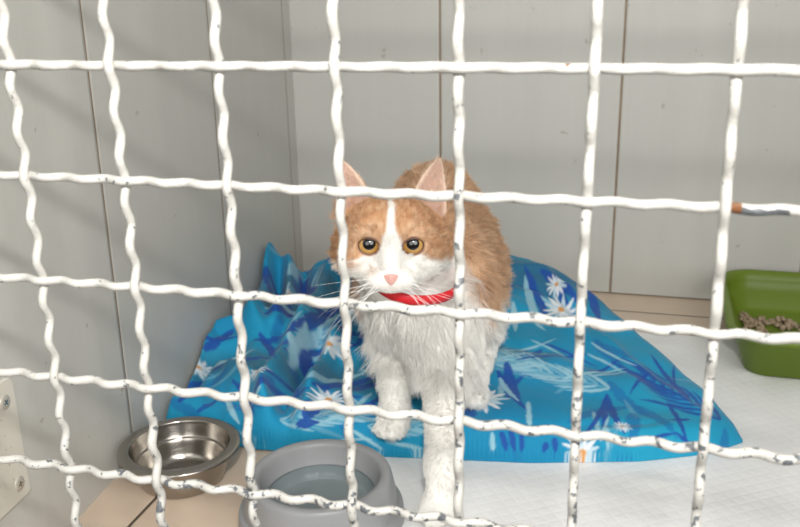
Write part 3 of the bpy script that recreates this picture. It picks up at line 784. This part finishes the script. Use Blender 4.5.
WHITE = np.array([.86, .84, .795]); GING = np.array([.56, .325, .18]); GING2 = np.array([.47, .235, .11]); CREAM = np.array([.70, .51, .35]); PINK = np.array([.56, .36, .28])
def headw(P_):
    Q = (P_ - E0) @ HM
    return Q, sstep(-.075, -.055, Q[:, 1]) * sstep(-.062, -.050, Q[:, 2])
def earq(Q, s):
    q = (Q - EARS[s][0]) @ EARS[s][1].T; tt = q[:, 0] / EARS[s][2]
    cup = 20 * np.minimum(q[:, 1] ** 2, .0004) - .0035 * (1 - tt)
    return tt, q[:, 1] / EARS[s][3], q[:, 2] - cup
def coat(P_, N_):
    """pattern of the coat: ginger amount, colour"""
    Q, hwt = headw(P_)
    n1 = NZ[0](P_ * 120); n2 = NZ[1](P_ * np.array([45, 160, 60])); n3 = NZ[2](P_ * 300)
    X_, Y_, Z_ = Q.T; aX = np.abs(X_)
    # face: ginger mask over brow, around the eyes and down the outer cheek
    zz = Z_ + .0015 * n1
    blaze = np.interp(zz, [-.03, -.012, 0, .012, .025, .040, .046], [.03, .0115, .0086, .0042, .0020, .0010, .0])
    low = np.interp(aX, [0, .012, .022, .030, .040, .050, .056], [.004, .001, -.004, -.009, -.012, -.011, -.010]) + np.where(X_ > 0, -.001, -.0035)
    face = sstep(-.0012, .0022, aX + .0008 * n1 - blaze) * sstep(-.003, .003, zz - low)
    patch = np.exp(-(((X_ + .036) / .010) ** 2 + ((Z_ + .0165) / .0045) ** 2)) * .8 + np.exp(-(((X_ + .0155) / .0055) ** 2 + ((Z_ + .022) / .0045) ** 2)) * .35
    face = np.maximum(face, np.clip(patch, 0, .85) * (X_ < 0))
    face = np.where(Z_ < -.032, 0, face)
    # body: ginger saddle, white chest, belly, legs
    side = P_[:, 2] + .012 * n1 * .5
    edge_ = np.interp(P_[:, 1], [.44, .47, .50, .56, .64, .75], [-.150, -.186, -.200, -.208, -.214, -.215])
    bodyg = sstep(-.012, .012, side - edge_) * sstep(.425, .455, P_[:, 1] + .01 * n1)
    g = hwt * face + (1 - hwt) * bodyg
    stripe = .5 + .5 * np.clip(n2 * 1.2, -1, 1)
    gc = GING[None] * (1 - .55 * stripe[:, None]) + (GING2 * .5 + CREAM * .5 * 0 + GING * .5)[None] * (.55 * stripe[:, None])
    fst = hwt * np.exp(-((np.abs(np.abs(X_) - .010 - .16 * np.maximum(Z_, 0))) / .0035) ** 2) * sstep(.012, .022, Z_)
    gc = gc * (1 - .35 * fst[:, None]) + GING2 * .35 * fst[:, None]
    cre = hwt * np.exp(-(((aX - .0215) / .017) ** 2 + ((Z_ - .010) / .0055) ** 2)) * .5        # paler round the eye
    gc = gc * (1 - cre[:, None]) + CREAM * cre[:, None]
    sk = np.clip(1.3 * NZ[3](np.c_[X_ * 520, Q[:, 1] * 200, Z_ * 170 + 7]) , -1, 1) * hwt + np.clip(1.3 * NZ[3](P_ * np.array([260, 90, 320])), -1, 1) * (1 - hwt)
    lite = np.maximum(sk, 0)[:, None]; dark = np.maximum(-sk, 0)[:, None]
    gc = gc * (1 - .5 * lite - .75 * dark) + CREAM * .5 * lite + GING2 * .75 * dark
    pale = .34 * (1 - hwt)[:, None]; gc = gc * (1 - pale) + CREAM * pale
    c_ = WHITE[None] * (1 - g[:, None]) + gc * g[:, None]
    return np.clip(c_, 0, 1), g, Q, hwt
cc_, gg, Q, hwt = coat(CV, NV)
skin = cc_.copy()
inner_ear = np.zeros(len(CV))
for s in (-1, 1):
    tt, ww, nn = earq(Q, s)
    m_ = (tt > -.05) & (tt < 1.02) & (np.abs(ww) < 1.3) & (np.abs(nn) < .006)
    ie = m_ & (nn > .0004)
    rimv = sstep(.72, .98, np.abs(ww) / np.maximum(.05, (1 - np.clip(tt, 0, 1) ** 1.35) ** .85))
    inner_ear = np.maximum(inner_ear, ie * 1.0)
    pk = (PINK * (.86 + .14 * np.clip(tt, 0, 1))[:, None]) * (1 - .5 * rimv[:, None]) + np.array([.86, .70, .56]) * .5 * rimv[:, None]
    skin = np.where(ie[:, None], pk, skin)
    skin = np.where((m_ & ~ie)[:, None], GING * .9 + CREAM * .1, skin)
eyem = np.zeros(len(CV))
for s in (-1, 1):
    du, dv = eye_uv(Q, s); e_ = np.sqrt((du / .0085) ** 2 + (dv / .0073) ** 2)
    near = (Q[:, 1] > -.01) & (np.abs(Q[:, 0] - EYE[s][0]) < .03)
    eyem = np.maximum(eyem, near * sstep(1.30, 1.12, e_))
skin = skin * (1 - eyem[:, None]) + np.array([.36, .20, .14]) * eyem[:, None]
mouth = hwt * ((Q[:, 1] > .012) & (np.abs(Q[:, 2] + .0352 + .0022 * np.abs(Q[:, 0]) / .008) < .0012) & (np.abs(Q[:, 0]) < .0045))
skin = np.where(mouth[:, None] > .5, np.array([.80, .72, .67]), skin)
CATLOC = (-.08, .5, ZF)
cat = link_mesh('cat', CV, CF, M['skin'], loc=CATLOC, recalc=False)
set_col(cat, skin)
tag(cat, 'ginger and white cat in red collar stepping off the blue blanket', 'cat')

# nose leather
VV = []
NU = .0022
nl = [(0, -.0250, .0352), (.0052, -.0262, .0330), (.0064, -.0282, .0310), (.0040, -.0312, .0318), (.0012, -.0348, .0320), (0, -.0358, .0318), (-.0012, -.0348, .0320), (-.0040, -.0312, .0318), (-.0064, -.0282, .0310), (-.0052, -.0262, .0330)]
cn = np.array((0, .0368, -.0292)); ringA = np.array([(x_, y_ - .004, z_) for x_, z_, y_ in nl]); ringB = np.array([(x_, y_, z_) for x_, z_, y_ in nl]); ringC = ringB * (.6, 1, 1) + (0, .0012, 0); ringC[:, 2] = -.0292 + (ringB[:, 2] + .0292) * .6
loc_pts = np.vstack([ringA, ringB, ringC, cn[None]]) * (1.22, 1, 1) + (0, .0012, NU); k_ = len(nl)
F = [(i*k_+j, i*k_+(j+1) % k_, (i+1)*k_+(j+1) % k_, (i+1)*k_+j) for i in range(2) for j in range(k_)] + [(2*k_+j, 2*k_+(j+1) % k_, 3*k_) for j in range(k_)]
o = link_mesh('nose', E0 + loc_pts @ HM.T, F, M['nose'], cat); o['label'] = 'pink nose'
o.modifiers.new('round', 'SUBSURF').render_levels = 2

# eyes
for s in (-1, 1):
    bm = bmesh.new(); bmesh.ops.create_uvsphere(bm, u_segments=40, v_segments=28, radius=.0115)
    me = bpy.data.meshes.new('eye'); bm.to_mesh(me); bm.free(); me.materials.append(M['eye'])
    me.polygons.foreach_set('use_smooth', [True] * len(me.polygons))
    o = bpy.data.objects.new('eye', me); COL.objects.link(o); o.parent = cat
    g_ = CAM - hw(EYE[s]); g_ /= np.linalg.norm(g_); x_ = np.cross(g_, za); x_ = -x_ if x_ @ xa < 0 else x_; x_ /= np.linalg.norm(x_); z_ = np.cross(x_, g_)
    mt = np.eye(4); mt[:3, 0], mt[:3, 1], mt[:3, 2] = x_, g_, z_; mt[:3, 3] = hw(EYE[s]) - np.array(CATLOC)
    o.matrix_local = Matrix(mt.tolist()); o['label'] = 'amber eye with a wide dark pupil'
    # eyelid rim hugging the eyeball
    th = np.linspace(0, 2 * math.pi, 48, endpoint=False)
    du = .0087 * np.cos(th); dv = .0073 * np.sin(th); dv = np.where(dv > 0, dv / 1.16, dv)
    du = du - .0024 * np.maximum(0, -np.cos(th)) ** 4; dv = dv * (1 - .25 * np.maximum(0, -np.cos(th)) ** 2)
    xx = s * (du * math.cos(TILT) - dv * math.sin(TILT)); zz_ = du * math.sin(TILT) + dv * math.cos(TILT) + APZ
    yy = np.sqrt(np.maximum(.0116 ** 2 - (xx ** 2 + zz_ ** 2), .00001)) + .0002
    pth = np.stack([EYE[s][0] + xx, EYE[s][1] + yy, EYE[s][2] + zz_], 1); pth = np.vstack([pth, pth[:1]])
    Vt, Ft = tube(E0 + pth @ HM.T, .00050 + .00035 * np.r_[np.maximum(0, np.sin(th)), 0], 8, cap=False)
    o = link_mesh('eyelid', Vt, Ft, M['lid'], cat); o['label'] = 'dark rim around an eye'

# collar
cn_ = np.array((-.17, .07, -.98)); cn_ /= np.linalg.norm(cn_)
cx_ = np.array((1., 0, 0)) - cn_ * cn_[0]; cx_ /= np.linalg.norm(cx_); cy_ = np.cross(cn_, cx_); cy_ = -cy_ if cy_[1] > 0 else cy_
CC = aty(403, 298.5, .367) - .0555 * cy_
th = np.linspace(0, 2 * math.pi, 96, endpoint=False)
rel = CV - CC; o_ = rel @ cn_; m_ = (np.abs(o_) < .006) & (np.linalg.norm(rel, axis=1) < .085)
an_ = np.arctan2(rel[m_] @ cy_, rel[m_] @ cx_); ra_ = np.hypot(rel[m_] @ cy_, rel[m_] @ cx_)
RR = np.array([np.max(np.r_[.03, ra_[np.abs((an_ - a_ + math.pi) % (2 * math.pi) - math.pi) < .06]]) for a_ in th])
print('COLLAR', RR.round(3).tolist()[::6])
for _ in range(40): RR = .25 * np.roll(RR, 1) + .5 * RR + .25 * np.roll(RR, -1)
RR = .0545 * .0400 / np.hypot(.0545 * np.cos(th), .0400 * np.sin(th))
def collar_ring(rr, off): return CC + (RR + rr)[:, None] * (np.cos(th)[:, None] * cx_ + np.sin(th)[:, None] * cy_) + off * cn_
rg = [collar_ring(0, -.0048), collar_ring(.0018, -.0048), collar_ring(.0022, 0), collar_ring(.0018, .0048), collar_ring(0, .0048)]
V = np.vstack(rg); n_ = 96
F = [(i*n_+k, i*n_+(k+1) % n_, ((i+1) % 5)*n_+(k+1) % n_, ((i+1) % 5)*n_+k) for i in range(5) for k in range(n_)]
o = link_mesh('collar', V, F, M['collar'], cat); o['label'] = 'narrow red collar'

# whiskers
for s in (-1, 1):
    for k in range(11):
        r0 = np.array((s * (.0085 + .0075 * ((k * 37) % 11) / 11), .029 - .007 * ((k * 37) % 11) / 11, -.0275 - .0100 * (k % 4) / 3))
        el = math.radians(-8 - 44 * k / 10 + random.uniform(-6, 6)); L = random.uniform(.045, .072)
        d0 = np.array((s * math.cos(el), .30, math.sin(el))); d0 /= np.linalg.norm(d0)
        t_ = np.linspace(0, 1, 12)[:, None]
        pth = r0 + d0 * L * t_ + np.array((0, -.022, -.012 * (1 if k > 3 else .3))) * t_ ** 2
        Vt, Ft = tube(E0 + pth @ HM.T,   .00022 * (1 - .8 * t_[:, 0]), 5)
        link_mesh('whisker', Vt, Ft, M['whisker'], cat)

# ------------------------------------------------------------------ fur
farea = .5 * np.linalg.norm(fn, axis=1)
fcen = CV[CF].mean(1)
Qf, hf = headw(fcen)
dens = 1.0 + 1.6 * hf
eyed = eyem[CF].max(1); ied = inner_ear[CF].max(1)
dens = dens * (eyed < .3) * (1 - .88 * ied)
nose_m = (Qf[:, 1] > .026) & (np.abs(Qf[:, 0]) < .0088) & (Qf[:, 2] < -.0215) & (Qf[:, 2] > -.0345)
dens = dens * ~nose_m
rel = fcen - CC; off = rel @ cn_
incol = (np.abs(off) < .0062) & (np.linalg.norm(rel, axis=1) < .085) & (rel @ cy_ > .010)
dens = dens * ~incol
NS = 170000
pr_ = farea * dens; pr_ /= pr_.sum()
fi = rng.choice(len(CF), NS, p=pr_)
a_, b_ = rng.random(NS), rng.random(NS)
q4 = CV[CF[fi]]; n4 = NV[CF[fi]]
w4 = np.stack([(1-a_)*(1-b_), a_*(1-b_), a_*b_, (1-a_)*b_], 1)[..., None]
root = (q4 * w4).sum(1); nrmv = (n4 * w4).sum(1); nrmv /= np.linalg.norm(nrmv, axis=1)[:, None]
rc_, rg_, rQ, rh = coat(root, nrmv)
# direction of lie
nose_l = np.array((0, .036, -.024))
fl_h = (rQ - nose_l) * np.array((1.0, .35, 1.0)); fl_h[:, 1] -= .020; fl_h = fl_h @ HM.T
fl_b = np.tile(np.array((0, .85, -.30)), (NS, 1)) + np.c_[np.sign(root[:, 0] + .085) * .05, np.zeros(NS), np.zeros(NS)]
chest = sstep(.50, .455, root[:, 1]) * (1 - rh) * sstep(-.31, -.27, root[:, 2])
fl_c = np.tile(np.array((0, -.12, -1.)), (NS, 1)); fl_c[:, 0] += (root[:, 0] + .082) * 6
leg = sstep(-.225, -.245, root[:, 2]) * (1 - rh)
nrm_ = lambda v: v / np.maximum(np.linalg.norm(v, axis=-1, keepdims=True), 1e-9)
flow = nrm_(fl_h) * rh[:, None] + (1 - rh[:, None]) * (nrm_(fl_b) * (1 - chest[:, None]) + nrm_(fl_c) * chest[:, None])
flow = flow * (1 - leg[:, None]) + np.array((0, -.1, -1.)) * leg[:, None]
flow = flow - nrmv * (flow * nrmv).sum(1)[:, None]; flow = nrm_(flow)
cl = np.stack([NZ[k](root * np.where(rh > .5, 230, 175)[:, None] + k * 11) for k in range(3)], 1)
cl2 = np.stack([NZ[k](root * 75 + k * 5) for k in range(3)], 1)
body = (1 - rh) * (1 - leg) * (1 - chest)
length = rh * (.0052 + .0050 * sstep(.030, .050, np.abs(rQ[:, 0])) + .002 * sstep(.0, -.05, rQ[:, 1])) + body * .0155 + chest * (1 - leg) * (.024 + .008 * sstep(-.20, -.235, root[:, 2])) + leg * (1 - rh) * .0065
length = length * (1 - .45 * sstep(-.285, -.305, root[:, 2]) * leg)
muz = rh * np.exp(-((rQ[:, 1] - .030) / .010) ** 2)
length *= 1 - .45 * muz
for s in (-1, 1):
    tt, ww, nn = earq(rQ, s); onear = (tt > .12) & (tt < 1.05) & (np.abs(ww) < 1.3) & (np.abs(nn) < .007)
    inn = onear & (nn > .0004)
    length = np.where(onear & ~inn, .0032, length); length = np.where(inn, .007, length)
    rc_ = np.where(inn[:, None], np.array([.80, .65, .53]), rc_)
    rc_ = np.where((onear & ~inn)[:, None], GING * .8 + CREAM * .2, rc_)
    earup = np.tile(HM @ np.array((s * .1, -.2, 1.)), (NS, 1)); flow = np.where(onear[:, None], nrm_(earup - nrmv * (earup * nrmv).sum(1)[:, None]), flow)
length = np.where((rh > .3) & (rQ[:, 2] < -.036), length * .5, length)
length = length * rng.uniform(.65, 1.15, NS)
# short just above the collar so that it shows
rr_ = root - CC; of_ = rr_ @ cn_; ncol = (np.linalg.norm(rr_, axis=1) < .075)
length = np.where(ncol & (of_ < 0) & (of_ > -.016), np.minimum(length, .0048), length)
lift = rh * .32 + body * .42 + chest * .34 + leg * .30
d0 = nrm_(flow * (1 - lift[:, None]) + nrmv * lift[:, None] * 1.25 + .42 * cl + .20 * cl2 + rng.normal(0, .09, (NS, 3)))
d1 = nrm_(flow * (1 - .55 * lift[:, None]) + nrmv * .25 * lift[:, None] + .55 * cl + .30 * cl2 + rng.normal(0, .08, (NS, 3)) + np.array((0, 0, -.18)))
K = 5
tk = np.linspace(0, 1, K)[None, :, None]
pts = root[:, None] - nrmv[:, None] * .0004 + length[:, None, None] * (d0[:, None] * tk + (d1 - d0)[:, None] * tk ** 2 * .55)
floorlim = np.where(root[:, 1] < .415, PADTOP + .0006, -9.)
pts[..., 2] = np.maximum(pts[..., 2], floorlim[:, None])
rad = np.linspace(1, .18, K)[None] * (.00021 + .00005 * rng.random((NS, 1))) * np.where(rh > .5, .72, 1.0)[:, None]
hcv = bpy.data.hair_curves.new('fur')
hcv.add_curves([K] * NS)
at_ = hcv.attributes.get('position') or hcv.attributes.new('position', 'FLOAT_VECTOR', 'POINT')
at_.data.foreach_set('vector', (pts - np.array(CATLOC)).astype(np.float32).ravel())
at_ = hcv.attributes.get('radius') or hcv.attributes.new('radius', 'FLOAT', 'POINT')
at_.data.foreach_set('value', rad.astype(np.float32).ravel())
at_ = hcv.attributes.new('col', 'FLOAT_COLOR', 'CURVE')
var = 1 + .18 * rng.normal(0, 1, (NS, 1)) * (.5 + .55 * rg_[:, None])
hc = np.ones((NS, 4), np.float32); hc[:, :3] = np.clip(rc_ * var, 0, .95)
at_.data.foreach_set('color', hc.ravel())
hcv.materials.append(M['fur'])
fur = bpy.data.objects.new('fur', hcv); COL.objects.link(fur); fur.parent = cat

# ------------------------------------------------------------------ light: the flash above the camera, ambient light of the room, two added soft fills
wd = bpy.data.worlds.new('room light'); SC.world = wd; wd.use_nodes = True
nt = wd.node_tree; bg = nt.nodes['Background']
tc = nt.nodes.new('ShaderNodeTexCoord'); sx = nt.nodes.new('ShaderNodeSeparateXYZ'); nt.links.new(tc.outputs['Generated'], sx.inputs[0])
rp = nt.nodes.new('ShaderNodeValToRGB'); nt.links.new(sx.outputs[2], rp.inputs[0])
rp.color_ramp.elements[0].position = 0.0; rp.color_ramp.elements[0].color = (.26, .25, .24, 1)
rp.color_ramp.elements[1].position = .75; rp.color_ramp.elements[1].color = (1, .985, .96, 1)
nt.links.new(rp.outputs[0], bg.inputs[0]); bg.inputs[1].default_value = .46
def area(name, loc, aim, size, power, col):
    l = bpy.data.lights.new(name, 'AREA'); l.shape = 'DISK'; l.size = size; l.energy = power; l.color = col
    o = bpy.data.objects.new(name, l); COL.objects.link(o); o.location = loc
    o.rotation_euler = (Vector(aim) - Vector(loc)).to_track_quat('-Z', 'Y').to_euler(); return o
fl = area('camera_flash', (.17, -.40, .41), (-.32, .45, -.05), .07, 7.8, (1, .985, .955))
fl.data.shape = 'RECTANGLE'; fl.data.size = .07; fl.data.size_y = .016
area('side_fill', (1.65, -1.85, 1.0), (-.1, .35, -.1), 1.8, 46.0, (1, .985, .96))  # unseen soft lamp from the right, added to brighten the left wall

area('front_fill', (-.1, -2.4, .75), (0, .5, -.2), 1.6, 22.0, (1, .985, .955))  # unseen broad lamp behind the camera, added as low frontal fill

cd = bpy.data.cameras.new('camera'); cd.sensor_width = 36; cd.lens = 36 * FPX / 800; cd.clip_start = .01
cam = bpy.data.objects.new('camera', cd); COL.objects.link(cam)
mt = np.eye(4); mt[:3, 0] = R[:, 0]; mt[:3, 1] = R[:, 2]; mt[:3, 2] = -R[:, 1]; mt[:3, 3] = CAM
cam.matrix_world = Matrix(mt.tolist())
cd.dof.use_dof = True; cd.dof.focus_distance = .62; cd.dof.aperture_fstop = 17.0
SC.camera = cam
SC.view_settings.view_transform = 'Standard'; SC.view_settings.look = 'None'; SC.view_settings.gamma = 1.0
SC.view_settings.exposure = -0.14
